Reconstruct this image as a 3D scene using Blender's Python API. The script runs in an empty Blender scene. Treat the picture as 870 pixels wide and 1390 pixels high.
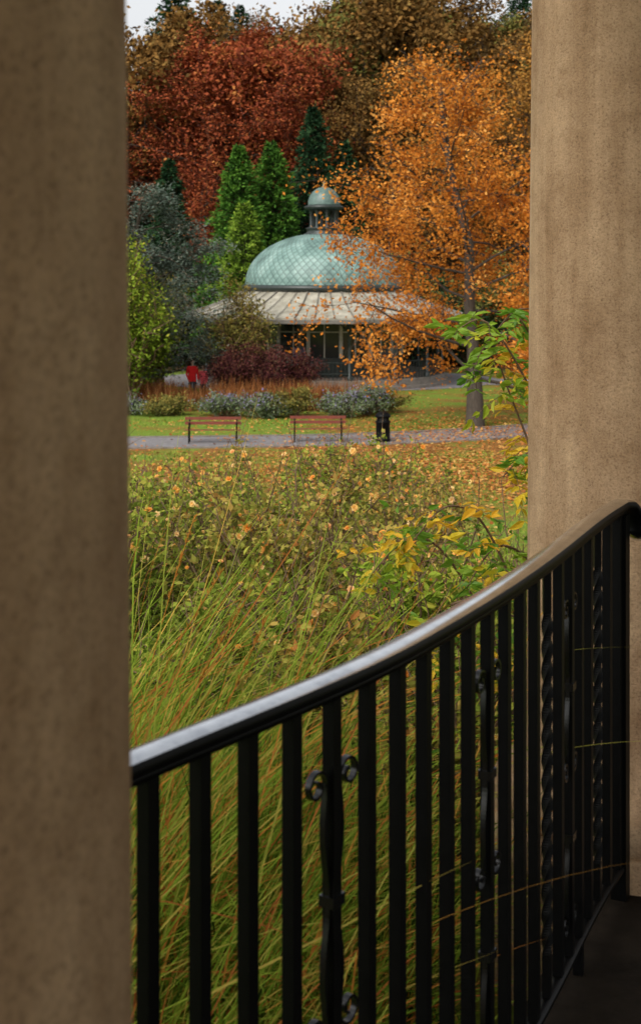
import bpy, math, numpy as np
from mathutils import Vector
R=np.random.default_rng
sc=bpy.context.scene
EYE=5.67; FLOOR=3.92; RAILZ=5.02

# ------------------------------------------------------------------ helpers
def link(o,parent=None):
    sc.collection.objects.link(o)
    if parent is not None: o.parent=parent
    return o
def empty(name,loc=(0,0,0)):
    o=bpy.data.objects.new(name,None); o.location=loc; o.empty_display_size=.3
    return link(o)
class Geo:
    def __init__(s): s.V=[];s.F=[];s.n=0
    def add(s,V,F,mi=0,val=None,smooth=False,uv=None):
        V=np.asarray(V,float).reshape(-1,3); F=np.asarray(F,int)
        s.V.append(V); m=len(F)
        v=np.zeros(m) if val is None else np.broadcast_to(np.asarray(val,float),(m,))
        s.F.append((F+s.n,mi,v,smooth,uv)); s.n+=len(V)
    def mesh(s,name,mats):
        me=bpy.data.meshes.new(name)
        V=np.concatenate(s.V); me.vertices.add(len(V)); me.vertices.foreach_set('co',V.ravel())
        loops=np.concatenate([f[0].ravel() for f in s.F])
        tot=np.concatenate([np.full(len(f[0]),f[0].shape[1]) for f in s.F])
        st=np.concatenate([[0],np.cumsum(tot)[:-1]])
        me.loops.add(len(loops)); me.loops.foreach_set('vertex_index',loops.astype(np.int32))
        me.polygons.add(len(tot)); me.polygons.foreach_set('loop_start',st.astype(np.int32))
        try: me.polygons.foreach_set('loop_total',tot.astype(np.int32))
        except Exception: pass
        me.polygons.foreach_set('material_index',np.concatenate([np.full(len(f[0]),f[1]) for f in s.F]).astype(np.int32))
        me.polygons.foreach_set('use_smooth',np.concatenate([np.full(len(f[0]),f[3]) for f in s.F]))
        a=me.attributes.new('v','FLOAT','FACE'); a.data.foreach_set('value',np.concatenate([f[2] for f in s.F]).astype(np.float32))
        if any(f[4] is not None for f in s.F):
            u=me.uv_layers.new(name='UVMap')
            uv=np.concatenate([(np.asarray(f[4],float).reshape(-1,2) if f[4] is not None else np.zeros((f[0].size,2))) for f in s.F])
            u.data.foreach_set('uv',uv.ravel().astype(np.float32))
        for m in mats: me.materials.append(m)
        me.update(calc_edges=True); me.validate()
        return me
    def build(s,name,mats,parent=None,loc=(0,0,0)):
        o=bpy.data.objects.new(name,s.mesh(name,mats)); o.location=loc
        return link(o,parent)
def box(g,c,d,mi=0,rot=0,val=0):
    c=np.array(c,float);d=np.array(d,float)/2
    P=np.array([[x,y,z] for x in(-1,1) for y in(-1,1) for z in(-1,1)])*d
    cr,sr=math.cos(rot),math.sin(rot)
    P=np.stack([P[:,0]*cr-P[:,1]*sr,P[:,0]*sr+P[:,1]*cr,P[:,2]],1)+c
    g.add(P,[[0,1,3,2],[4,6,7,5],[0,4,5,1],[2,3,7,6],[0,2,6,4],[1,5,7,3]],mi,val)
def tube(g,P,r,n=6,mi=0,val=0,cap=True,squash=None,smooth=True):
    P=np.asarray(P,float); m=len(P); r=np.broadcast_to(np.asarray(r,float),(m,))
    T=np.gradient(P,axis=0); T/=np.linalg.norm(T,axis=1)[:,None]+1e-9
    ref=np.array([0,0,1.]) if abs(T[:,2]).mean()<.8 else np.array([1.,0,0])
    A=np.cross(T,ref); A/=np.linalg.norm(A,axis=1)[:,None]+1e-9
    B=np.cross(A,T)
    th=np.arange(n)/n*2*np.pi
    sq=(1,1) if squash is None else squash
    V=P[:,None,:]+r[:,None,None]*(np.cos(th)[None,:,None]*A[:,None,:]*sq[0]+np.sin(th)[None,:,None]*B[:,None,:]*sq[1])
    i=np.arange(m-1)[:,None]*n; j=np.arange(n)[None,:]; k=(j+1)%n
    F=np.stack([i+j,i+k,i+n+k,i+n+j],-1).reshape(-1,4)
    g.add(V,F,mi,val,smooth)
    if cap:
        g.add(V[0],[list(range(n))],mi,val); g.add(V[-1],[list(range(n))[::-1]],mi,val)
def lathe(g,prof,n=48,c=(0,0,0),mi=0,smooth=True,val=0,rot=0):
    pr=np.asarray(prof,float); m=len(pr); th=np.arange(n)/n*2*np.pi+rot
    V=np.stack([pr[:,0,None]*np.cos(th),pr[:,0,None]*np.sin(th),np.repeat(pr[:,1,None],n,1)],-1)+np.array(c,float)
    i=np.arange(m-1)[:,None]*n; j=np.arange(n)[None,:]; k=(j+1)%n
    F=np.stack([i+j,i+k,i+n+k,i+n+j],-1).reshape(-1,4)
    s=np.concatenate([[0],np.cumsum(np.linalg.norm(np.diff(pr,axis=0),axis=1))])
    I,J=np.meshgrid(np.arange(m-1),np.arange(n),indexing='ij')
    uv=np.stack([np.stack([J/n,s[I]],-1),np.stack([(J+1)/n,s[I]],-1),np.stack([(J+1)/n,s[I+1]],-1),np.stack([J/n,s[I+1]],-1)],-2)
    g.add(V,F,mi,val,smooth,uv.reshape(-1,2))
def unit(v): return v/(np.linalg.norm(v,axis=-1,keepdims=True)+1e-9)
def leaves(g,P,size,rng,mi=0,val=None,aspect=.55,out=None,detail=False,flat=0.):
    P=np.asarray(P,float);N=len(P)
    if N==0:return
    a=unit(rng.normal(size=(N,3))*np.array([1,1,.7-.6*flat])+(0 if out is None else out))
    nrm=unit(rng.normal(size=(N,3))+np.array([0,-.2,.6+3*flat]))
    b=unit(np.cross(a,nrm)); c=np.cross(b,a)
    L=(np.broadcast_to(size,(N,))*rng.uniform(.65,1.3,N))[:,None]; W=L*aspect
    if val is None: val=rng.random(N)
    if detail:
        V=np.stack([P,P+a*L*.3+b*W*.45+c*L*.06,P+a*L*.65+b*W*.36+c*L*.05,P+a*L-c*L*.12,P+a*L*.65-b*W*.36+c*L*.05,P+a*L*.3-b*W*.45+c*L*.06,P+a*L*.5-c*L*.03],1)
        o=np.arange(N)[:,None]*7
        F=np.concatenate([o+np.array([[0,6,3,2,1]]),o+np.array([[0,5,4,3,6]])])
        g.add(V,F,mi,np.concatenate([val,val]))
    else:
        V=np.stack([P,P+a*L*.45+b*W*.5,P+a*L,P+a*L*.45-b*W*.5],1)
        g.add(V,np.arange(4*N).reshape(-1,4),mi,val)
def blades(g,P,L,w,az,lean,droop,rng,k=6,mi=0,val=None,keep=None):
    N=len(P); t=np.linspace(0,1,k+1)[None,:,None]
    h=np.stack([np.cos(az),np.sin(az),np.zeros(N)],1)[:,None,:]
    L=np.broadcast_to(L,(N,))[:,None,None]; lean=np.broadcast_to(lean,(N,))[:,None,None]; droop=np.broadcast_to(droop,(N,))[:,None,None]
    z=np.array([0,0,1.])
    ph=rng.uniform(0,6,N)[:,None,None]
    pos=P[:,None,:]+h*L*(np.sin(lean)*t+droop*t**2*.75)+z*L*(np.cos(lean)*t-droop*.62*t**2.6)
    sd=az+np.pi/2+rng.normal(0,.5,N)
    s=np.stack([np.cos(sd),np.sin(sd),rng.normal(0,.2,N)],1)[:,None,:]
    pos=pos+s*L*.02*np.sin(t*5+ph)
    ww=np.broadcast_to(w,(N,))[:,None,None]*np.clip((1-t)**.6,.03,1)*.5
    V=np.stack([pos-s*ww,pos+s*ww],2).reshape(N,-1,3)
    if val is None: val=rng.random(N)
    if keep is not None:
        mk=keep(pos); V=V[mk]; val=np.asarray(val)[mk]; N=len(V)
        if N==0: return
    i=np.arange(k)*2; f=np.stack([i,i+1,i+3,i+2],1)
    F=(np.arange(N)[:,None,None]*(2*(k+1))+f[None]).reshape(-1,4)
    g.add(V,F,mi,np.repeat(val,k))

# ------------------------------------------------------------------ materials
def newmat(name):
    m=bpy.data.materials.new(name); m.use_nodes=True; nt=m.node_tree
    return m,nt,nt.nodes['Principled BSDF'],nt.nodes['Material Output']
def ramp(nt,stops):
    n=nt.nodes.new('ShaderNodeValToRGB'); e=n.color_ramp.elements
    while len(e)<len(stops): e.new(.5)
    for x,(p,c) in zip(e,stops): x.position=p; x.color=(*c,1)
    return n
def leafmat(name,cols,trans=.3,gloss=False):
    m,nt,b,out=newmat(name)
    a=nt.nodes.new('ShaderNodeAttribute'); a.attribute_name='v'
    r=ramp(nt,[(i/max(1,len(cols)-1),c) for i,c in enumerate(cols)])
    nt.links.new(a.outputs['Fac'],r.inputs[0])
    if gloss:
        nt.links.new(r.outputs[0],b.inputs['Base Color']); b.inputs['Roughness'].default_value=.5; b.inputs['Specular IOR Level'].default_value=.35; d=b
    else:
        d=nt.nodes.new('ShaderNodeBsdfDiffuse'); nt.links.new(r.outputs[0],d.inputs[0]); nt.nodes.remove(b)
    if trans<=0:
        nt.links.new(d.outputs[0],out.inputs[0]); return m
    t=nt.nodes.new('ShaderNodeBsdfTranslucent'); nt.links.new(r.outputs[0],t.inputs[0])
    mx=nt.nodes.new('ShaderNodeMixShader'); mx.inputs[0].default_value=trans
    nt.links.new(d.outputs[0],mx.inputs[1]); nt.links.new(t.outputs[0],mx.inputs[2]); nt.links.new(mx.outputs[0],out.inputs[0])
    return m
def noisemat(name,stops,scale=5,rough=.8,bump=.2,detail=8,stretch=(1,1,1),metal=0,bscale=None,bdist=.01,spec=.5):
    m,nt,b,out=newmat(name)
    tc=nt.nodes.new('ShaderNodeTexCoord'); mp=nt.nodes.new('ShaderNodeMapping'); mp.inputs['Scale'].default_value=stretch
    nt.links.new(tc.outputs['Object'],mp.inputs[0])
    n=nt.nodes.new('ShaderNodeTexNoise'); n.inputs['Scale'].default_value=scale; n.inputs['Detail'].default_value=detail; n.inputs['Roughness'].default_value=.65
    nt.links.new(mp.outputs[0],n.inputs[0])
    r=ramp(nt,stops); nt.links.new(n.outputs[0],r.inputs[0]); nt.links.new(r.outputs[0],b.inputs['Base Color'])
    b.inputs['Roughness'].default_value=rough; b.inputs['Metallic'].default_value=metal; b.inputs['Specular IOR Level'].default_value=spec
    if bump:
        n2=nt.nodes.new('ShaderNodeTexNoise'); n2.inputs['Scale'].default_value=bscale or scale*4; n2.inputs['Detail'].default_value=6
        nt.links.new(tc.outputs['Object'],n2.inputs[0])
        bp=nt.nodes.new('ShaderNodeBump'); bp.inputs['Strength'].default_value=bump; bp.inputs['Distance'].default_value=bdist
        nt.links.new(n2.outputs[0],bp.inputs['Height']); nt.links.new(bp.outputs[0],b.inputs['Normal'])
    return m
def stonemat(name):
    m,nt,b,out=newmat(name); N=nt.nodes; L=nt.links
    tc=N.new('ShaderNodeTexCoord')
    def noise(s,st=(1,1,1),d=6,ro=.6):
        mp=N.new('ShaderNodeMapping'); mp.inputs['Scale'].default_value=st; L.new(tc.outputs['Object'],mp.inputs[0])
        n=N.new('ShaderNodeTexNoise'); n.inputs['Scale'].default_value=s; n.inputs['Detail'].default_value=d; n.inputs['Roughness'].default_value=ro
        L.new(mp.outputs[0],n.inputs[0]); return n
    n1=noise(2.4,(1,1,.8)); r1=ramp(nt,[(.30,(.34,.215,.120)),(.5,(.46,.31,.185)),(.72,(.58,.41,.25))]); L.new(n1.outputs[0],r1.inputs[0])
    n2=noise(7,(1.8,1.8,.12),5); r2=ramp(nt,[(.36,(.62,.56,.50)),(.62,(1,1,1))]); L.new(n2.outputs[0],r2.inputs[0])
    mu=N.new('ShaderNodeMix'); mu.data_type='RGBA'; mu.blend_type='MULTIPLY'; mu.inputs[0].default_value=.6
    L.new(r1.outputs[0],mu.inputs[6]); L.new(r2.outputs[0],mu.inputs[7])
    n3=noise(150,d=3,ro=.8); r3=ramp(nt,[(.30,(.42,.38,.35)),(.46,(1,1,1)),(.7,(1.3,1.28,1.25))]); L.new(n3.outputs[0],r3.inputs[0])
    mu2=N.new('ShaderNodeMix'); mu2.data_type='RGBA'; mu2.blend_type='MULTIPLY'; mu2.inputs[0].default_value=.8
    L.new(mu.outputs[2],mu2.inputs[6]); L.new(r3.outputs[0],mu2.inputs[7])
    n5=noise(13,d=7,ro=.75); r5=ramp(nt,[(.34,(.72,.66,.60)),(.5,(1,1,1)),(.66,(1.1,1.08,1.05))]); L.new(n5.outputs[0],r5.inputs[0])
    mu3=N.new('ShaderNodeMix'); mu3.data_type='RGBA'; mu3.blend_type='MULTIPLY'; mu3.inputs[0].default_value=.65
    L.new(mu2.outputs[2],mu3.inputs[6]); L.new(r5.outputs[0],mu3.inputs[7])
    L.new(mu3.outputs[2],b.inputs['Base Color']); b.inputs['Roughness'].default_value=.92; b.inputs['Specular IOR Level'].default_value=.15
    bp=N.new('ShaderNodeBump'); bp.inputs['Strength'].default_value=.8; bp.inputs['Distance'].default_value=.004; L.new(n3.outputs[0],bp.inputs['Height'])
    n4=noise(28,d=5); bp2=N.new('ShaderNodeBump'); bp2.inputs['Strength'].default_value=.4; bp2.inputs['Distance'].default_value=.008
    L.new(n4.outputs[0],bp2.inputs['Height']); L.new(bp.outputs[0],bp2.inputs['Normal']); L.new(bp2.outputs[0],b.inputs['Normal'])
    return m
M_stone=stonemat('sandstone')
M_iron=noisemat('black_paint',[(.3,(.002,.002,.002)),(.7,(.004,.004,.004))],30,.45,.12,bscale=90,bdist=.0015,spec=.12)
M_scroll=noisemat('gloss_black_paint',[(.3,(.003,.003,.003)),(.7,(.006,.006,.006))],30,.25,.1,bscale=90,bdist=.001,spec=.5)
M_irontop=noisemat('rail_top_sheen',[(.3,(.55,.58,.62)),(.5,(.74,.77,.81)),(.7,(.86,.89,.92))],18,.20,.10,bscale=50,bdist=.001,metal=1)  # pale metal colour that paints the sky's gleam onto the black rail
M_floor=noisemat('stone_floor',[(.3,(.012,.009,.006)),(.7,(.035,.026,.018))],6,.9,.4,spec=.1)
M_bark=noisemat('bark',[(.3,(.03,.022,.015)),(.7,(.09,.07,.05))],6,.9,.6,stretch=(3,3,.6),bdist=.03)
M_twig=noisemat('twig',[(.3,(.09,.05,.025)),(.7,(.20,.12,.06))],20,.8,0)
L_orange=leafmat('orange_leaves',[(.28,.08,.014),(.50,.165,.024),(.70,.275,.045),(.80,.41,.11)],.3)
L_orange2=leafmat('dull_orange_leaves',[(.10,.052,.016),(.24,.11,.026),(.38,.175,.036),(.45,.25,.06)],0)
L_red=leafmat('copper_leaves',[(.055,.018,.012),(.19,.044,.022),(.34,.082,.032),(.44,.18,.05)],0)
L_brown=leafmat('brown_leaves',[(.042,.028,.013),(.125,.072,.024),(.23,.115,.032),(.27,.18,.055)],0)
L_olive=leafmat('olive_leaves',[(.028,.034,.012),(.09,.10,.028),(.19,.17,.042),(.28,.20,.05)],0)
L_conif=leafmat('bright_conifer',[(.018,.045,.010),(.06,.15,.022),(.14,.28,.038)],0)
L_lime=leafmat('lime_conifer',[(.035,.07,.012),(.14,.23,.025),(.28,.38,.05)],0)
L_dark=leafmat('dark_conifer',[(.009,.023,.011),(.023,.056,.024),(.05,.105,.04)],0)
L_blue=leafmat('blue_pine',[(.025,.038,.026),(.08,.11,.085),(.16,.20,.16),(.28,.19,.13)],0)
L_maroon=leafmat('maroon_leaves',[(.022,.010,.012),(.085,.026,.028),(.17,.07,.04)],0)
L_yg=leafmat('yellowgreen_leaves',[(.05,.08,.01),(.15,.23,.022),(.30,.38,.045),(.48,.42,.06)],.25)
L_rose=leafmat('rose_leaves',[(.04,.06,.012),(.11,.155,.024),(.22,.28,.04),(.36,.38,.06),(.50,.40,.08)],.3)
L_rose2=leafmat('rose_leaves_autumn',[(.06,.06,.018),(.16,.16,.03),(.32,.31,.06),(.44,.32,.08),(.42,.18,.05)],.3)
L_petal=leafmat('petals',[(.88,.38,.07),(.92,.56,.14),(.94,.74,.36),(.88,.44,.16)],.3)
L_grass=leafmat('grass_blades',[(.035,.065,.010),(.11,.20,.020),(.23,.36,.035),(.38,.50,.06),(.60,.52,.11),(.74,.31,.06),(.56,.17,.05)],.35)
L_redgrass=leafmat('russet_grass',[(.14,.05,.02),(.28,.10,.03),(.40,.20,.08)],.2)
L_lav=leafmat('lavender_leaves',[(.04,.06,.03),(.10,.14,.06),(.18,.22,.11),(.22,.18,.34)],0)
L_fallen=leafmat('fallen_leaves',[(.24,.075,.022),(.42,.145,.038),(.56,.24,.06),(.52,.34,.11)],0)
L_climb=leafmat('climber_leaves',[(.06,.16,.012),(.14,.30,.02),(.27,.42,.03),(.75,.56,.03),(.85,.48,.03)],.4,True)

# ------------------------------------------------------------------ terrain
def sm(x): x=np.clip(x,0,1); return x*x*(3-2*x)
def tz(x,y):
    x=np.asarray(x,float);y=np.asarray(y,float)
    a=3.35*(1-np.clip((y-5.5)/25,0,1)); 
    bump=.12*np.sin(x*.7+y*.4)*np.clip((y-7)/6,0,1)*np.clip((32-y)/6,0,1)
    hill=np.where(y>78,(y-78)**1.0*.22*sm((y-78)/25),0); hill=np.minimum(hill,24)
    return a+bump+hill
xs=np.concatenate([np.linspace(-900,-40,18),np.linspace(-36,36,73),np.linspace(40,900,18)])
ys=np.concatenate([np.linspace(-300,-10,8),np.linspace(-8,84,140),np.linspace(88,250,40),np.linspace(300,1800,12)])
X,Y=np.meshgrid(xs,ys); Z=tz(X,Y); g=Geo(); nx=len(xs); ny=len(ys)
i,j=np.meshgrid(np.arange(ny-1),np.arange(nx-1),indexing='ij')
F=np.stack([i*nx+j,i*nx+j+1,(i+1)*nx+j+1,(i+1)*nx+j],-1).reshape(-1,4)
m,nt,b,out=newmat('lawn_and_leaf_litter'); N=nt.nodes; L=nt.links
tc=N.new('ShaderNodeTexCoord')
def nz(s,d=6):
    n=N.new('ShaderNodeTexNoise'); n.inputs['Scale'].default_value=s; n.inputs['Detail'].default_value=d; n.inputs['Roughness'].default_value=.7; L.new(tc.outputs['Object'],n.inputs[0]); return n
r1=ramp(nt,[(.3,(.06,.09,.014)),(.5,(.15,.225,.028)),(.7,(.25,.32,.045))]); L.new(nz(14).outputs[0],r1.inputs[0])
r2=ramp(nt,[(.3,(.12,.055,.018)),(.6,(.30,.13,.035)),(.75,(.37,.22,.07))]); L.new(nz(9).outputs[0],r2.inputs[0])
sx=N.new('ShaderNodeSeparateXYZ'); L.new(tc.outputs['Object'],sx.inputs[0])
n=nz(.35,10)
def mrange(a,b_,c,d,ax=1):
    q=N.new('ShaderNodeMapRange'); 
    for k,vv in enumerate((a,b_,c,d)): q.inputs[k+1].default_value=vv
    L.new(sx.outputs[ax],q.inputs[0]); return q.outputs[0]
def add(a,b_):
    q=N.new('ShaderNodeMath'); L.new(a,q.inputs[0]); L.new(b_,q.inputs[1]); return q.outputs[0]
s_=add(add(add(n.outputs[0],mrange(33,37,0,.12)),mrange(45,48,0,-.11)),mrange(-3,1,-.02,.04,0))
rr=ramp(nt,[(.50,(0,0,0)),(.66,(1,1,1))]); L.new(s_,rr.inputs[0])
mx=N.new('ShaderNodeMix'); mx.data_type='RGBA'; L.new(rr.outputs[0],mx.inputs[0]); L.new(r1.outputs[0],mx.inputs[6]); L.new(r2.outputs[0],mx.inputs[7])
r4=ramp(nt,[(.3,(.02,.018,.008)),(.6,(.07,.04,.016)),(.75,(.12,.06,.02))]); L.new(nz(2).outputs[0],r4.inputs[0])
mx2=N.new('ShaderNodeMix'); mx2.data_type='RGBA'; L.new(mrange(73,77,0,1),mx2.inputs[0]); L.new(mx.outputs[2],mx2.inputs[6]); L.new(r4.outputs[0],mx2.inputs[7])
L.new(mx2.outputs[2],b.inputs['Base Color']); b.inputs['Roughness'].default_value=.9; b.inputs['Specular IOR Level'].default_value=.1
bp=N.new('ShaderNodeBump'); bp.inputs['Strength'].default_value=.6; bp.inputs['Distance'].default_value=.04; L.new(nz(30).outputs[0],bp.inputs['Height']); L.new(bp.outputs[0],b.inputs['Normal'])
g.add(np.stack([X,Y,Z],-1),F,smooth=True); g.build('ground',[m])

M_path=noisemat('asphalt_path',[(.3,(.13,.12,.12)),(.7,(.25,.235,.24))],4,.75,.3)
M_kerb=noisemat('kerb_stone',[(.3,(.14,.12,.10)),(.7,(.24,.21,.18))],6,.85,.3)
def ribbon(name,pts,w,z,mat,kerb=True):
    P=np.array(pts,float); t=np.linspace(0,len(P)-1,80); P=np.stack([np.interp(t,range(len(P)),P[:,k]) for k in(0,1)],1)
    for _ in range(8): P[1:-1]=(P[:-2]+P[1:-1]*2+P[2:])/4
    T=unit(np.gradient(P,axis=0)); S=np.stack([-T[:,1],T[:,0]],1); m=len(P)
    def strip(g,a,bb,z0,z1,mi):
        A=P+S*a;B=P+S*bb
        V=np.concatenate([np.c_[A,np.full(m,z1)],np.c_[B,np.full(m,z1)],np.c_[A,np.full(m,z0)],np.c_[B,np.full(m,z0)]])
        k=np.arange(m-1); F=np.stack([k,k+1,m+k+1,m+k],1)
        fs=[F]
        if z0!=z1: fs+= [np.stack([2*m+k,2*m+k+1,k+1,k],1),np.stack([m+k,m+k+1,3*m+k+1,3*m+k],1)]
        g.add(V,np.concatenate(fs),mi)
    g=Geo(); strip(g,-w/2,w/2,z,z,0)
    if kerb: strip(g,-w/2-.1,-w/2,-.05,.05,1); strip(g,w/2,w/2+.1,-.05,.05,1)
    g.build(name,[mat,M_kerb])
ribbon('garden_path',[(-30,44.2),(-12,44.6),(-5,45.2),(0,45.7),(4,46.8),(9,49.5),(14,54),(20,62)],2.7,.006,M_path)
g=Geo(); th=np.linspace(0,2*np.pi,64,endpoint=False)
g.add(np.stack([.2+8.6*np.cos(th),70+6.6*np.sin(th),np.full(64,.012)],1),[list(range(64))])
V=[(6,67,.012),(30,66,.012),(30,69.5,.012),(6,70.5,.012)]
g.add(np.array(V)+[0,0,.004],[[0,1,2,3]]); g.build('pavilion_forecourt_path',[M_path])

# ------------------------------------------------------------------ rotunda: floor, columns, roof
rail_pts=np.array([(-.46,1.60),(-.345,1.75),(-.25,1.892),(-.0927,2.105),(.0175,2.257),(.105,2.385),(.223,2.608),(.367,2.89),(.530,3.249),(.686,3.627),(.787,3.85),(.83,3.93)])
def resample(P,n):
    s=np.concatenate([[0],np.cumsum(np.linalg.norm(np.diff(P,axis=0),axis=1))]); t=np.linspace(0,s[-1],n)
    return np.stack([np.interp(t,s,P[:,k]) for k in range(P.shape[1])],1),s[-1]
RP,RL=resample(rail_pts,80)
for _ in range(25): RP[1:-1]=(RP[:-2]+2*RP[1:-1]+RP[2:])/4
g=Geo()
off=[(x-.07,y+.05) for x,y in RP[::8]]
poly=[(-6,-5),(-6,1.0),(-1.2,1.3),(-.8,1.58)]+off+[(.70,4.15),(.55,4.6),(.8,4.95),(1.3,5.05),(6,4.6),(6,-5)]
n=len(poly); P=np.array(poly)
V=np.concatenate([np.c_[P,np.full(n,FLOOR)],np.c_[P,np.full(n,2.2)]])
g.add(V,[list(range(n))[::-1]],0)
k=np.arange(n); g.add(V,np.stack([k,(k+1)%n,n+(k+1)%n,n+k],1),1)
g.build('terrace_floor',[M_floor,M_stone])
def column(name,x,y,r,top=8.4):
    g=Geo(); z0=FLOOR
    pr=[(r*1.32,z0-.02),(r*1.32,z0+.06),(r*1.30,z0+.075)]
    pr+=[(r*(1.18+.1*math.cos(a)),z0+.125+.05*math.sin(a)) for a in np.linspace(-1.4,1.4,7)]
    pr+=[(r*1.08,z0+.19),(r*1.03,z0+.22)]
    H=top-z0
    pr+=[(r*(1-.10*t**1.6),z0+.24+(H-.5)*t) for t in np.linspace(0,1,30)]
    pr+=[(r*.98,top-.2),(r*1.0,top-.12),(r*1.15,top-.06),(r*1.2,top)]
    lathe(g,pr,96,(0,0,0)); g.build(name,[M_stone],loc=(x,y,0))
column('stone_column',-.459,1.20,.30)
column('stone_column.001',1.03,4.42,.385)
rp=np.array([(-6,-5),(-6,.7),(-1.2,1.0),(-.9,1.75),(.55,4.9),(1.0,5.1),(6,4.6),(6,-5)],float); n=len(rp)
g=Geo(); V=np.concatenate([np.c_[rp,np.full(n,8.40)],np.c_[rp,np.full(n,9.0)]]); k=np.arange(n)
g.add(V,[list(range(n)),list(range(2*n-1,n-1,-1))],0); g.add(V,np.stack([k,(k+1)%n,n+(k+1)%n,n+k],1),0)
g.build('rotunda_roof',[M_stone])

# ------------------------------------------------------------------ railing
rail=empty('iron_railing')
def at(s):
    seg=np.linalg.norm(np.diff(RP,axis=0),axis=1); S=np.concatenate([[0],np.cumsum(seg)])
    p=np.array([np.interp(s,S,RP[:,0]),np.interp(s,S,RP[:,1])]); q=np.array([np.interp(s+.01,S,RP[:,0]),np.interp(s+.01,S,RP[:,1])])
    if s+.01>S[-1]: q=RP[-1]; p2=RP[-2]; return p,unit(q-p2)
    return p,unit(q-p)
SL=np.linalg.norm(np.diff(RP,axis=0),axis=1).sum()
path=[(x,y,RAILZ-.012) for x,y in RP]
e,t=at(SL)
for a in np.linspace(0,1.15*np.pi,16)[1:]:
    r=.062-.010*a
    path.append((e[0]+t[0]*(.035+r*math.sin(a))+.012*a,e[1]+t[1]*(.035+r*math.sin(a))*.5,RAILZ-.012-.062+r*math.cos(a)))
path=np.array(path); 
def sweep(g,P,prof,mi=0,split=None):
    T=unit(np.gradient(P,axis=0)); m=len(P)
    A=np.zeros((m,3)); last=None
    for i in range(m):
        h=np.array([T[i,0],T[i,1],0]); 
        if last is None or (np.linalg.norm(h)>.3 and i<80): last=unit(np.array([T[i,1],-T[i,0],0]))
        A[i]=last
    B=np.cross(A,T); n=len(prof); pr=np.array(prof)
    V=P[:,None]+A[:,None]*pr[None,:,0,None]+B[:,None]*pr[None,:,1,None]
    i=np.arange(m-1)[:,None]*n; j=np.arange(n)[None,:]; k=(j+1)%n
    F=np.stack([i+j,i+k,i+n+k,i+n+j],-1)
    if split is None: g.add(V,F.reshape(-1,4),mi,0,True)
    else:
        top=np.zeros(n,bool); top[split]=True
        g.add(V,F[:,top].reshape(-1,4),1,0,True); g.add(V,F[:,~top].reshape(-1,4),0,0,True)
    g.add(V[0],[list(range(n))],mi); g.add(V[-1],[list(range(n))[::-1]],mi)
w=.027
# top face: pale metal put in for the sky sheen (material 1), painted sides and underside (material 0)
prof=[(-w,-.010),(-w,.001),(-w*.86,.008),(-w*.5,.0115),(0,.0128),(w*.5,.0115),(w*.86,.008),(w,.001),(w,-.010),(w*.8,-.013),(-w*.8,-.013)]
g=Geo(); sweep(g,path,prof,0,[2,3,4,5]); g.build('handrail',[M_iron,M_irontop],rail)
g=Geo(); bw=.0225
for zz,hh in((RAILZ-.031,.012),(FLOOR+.09,.012)):
    sweep(g,np.array([(x,y,zz) for x,y in RP]),[(-.017,-hh/2),(-.017,hh/2),(.017,hh/2),(.017,-hh/2)])
g.build('flat_rails',[M_iron],rail)
g=Geo(); sp=.107
ss=np.linspace(0,SL,800)
for s in ss:
    if at(s)[0][0]>-.232: s0=s;break
bars=[s0+k*sp for k in range(-4,30) if 0.01<s0+k*sp<SL-.03]
i0=[i for i,s in enumerate(bars) if abs(s-s0)<1e-6][0]
panel=[4,10,16]
for i,s in enumerate(bars):
    p,t=at(s); k=i-i0; ang=math.atan2(t[1],t[0])
    if k in (14,19):
        zs=np.linspace(FLOOR+.095,RAILZ-.037,160); h=bw/2
        V=[];tw=np.clip((zs-zs[0]-.1)/(zs[-1]-zs[0]-.2),0,1)*24
        for z,a in zip(zs,tw):
            for q in range(4):
                aa=ang+a+q*math.pi/2+math.pi/4; V.append((p[0]+h*1.15*math.cos(aa),p[1]+h*1.15*math.sin(aa),z))
        ii=np.arange(159)[:,None]*4; jj=np.arange(4)[None,:]; kk=(jj+1)%4
        g.add(V,np.stack([ii+jj,ii+kk,ii+4+kk,ii+4+jj],-1).reshape(-1,4),0,0,False)
    else:
        box(g,(p[0],p[1],(FLOOR+.096+RAILZ-.037)/2),(bw,bw,RAILZ-.037-FLOOR-.096),0,ang)
    if i%5==0: box(g,(p[0],p[1],FLOOR+.04),(bw,bw,.09),0,ang)
e,t=at(SL-.005)
box(g,(e[0],e[1],(FLOOR+RAILZ-.04)/2),(.042,.042,RAILZ-.04-FLOOR),0,math.atan2(t[1],t[0]))
g.build('balusters',[M_iron],rail)
g=Geo()
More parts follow.
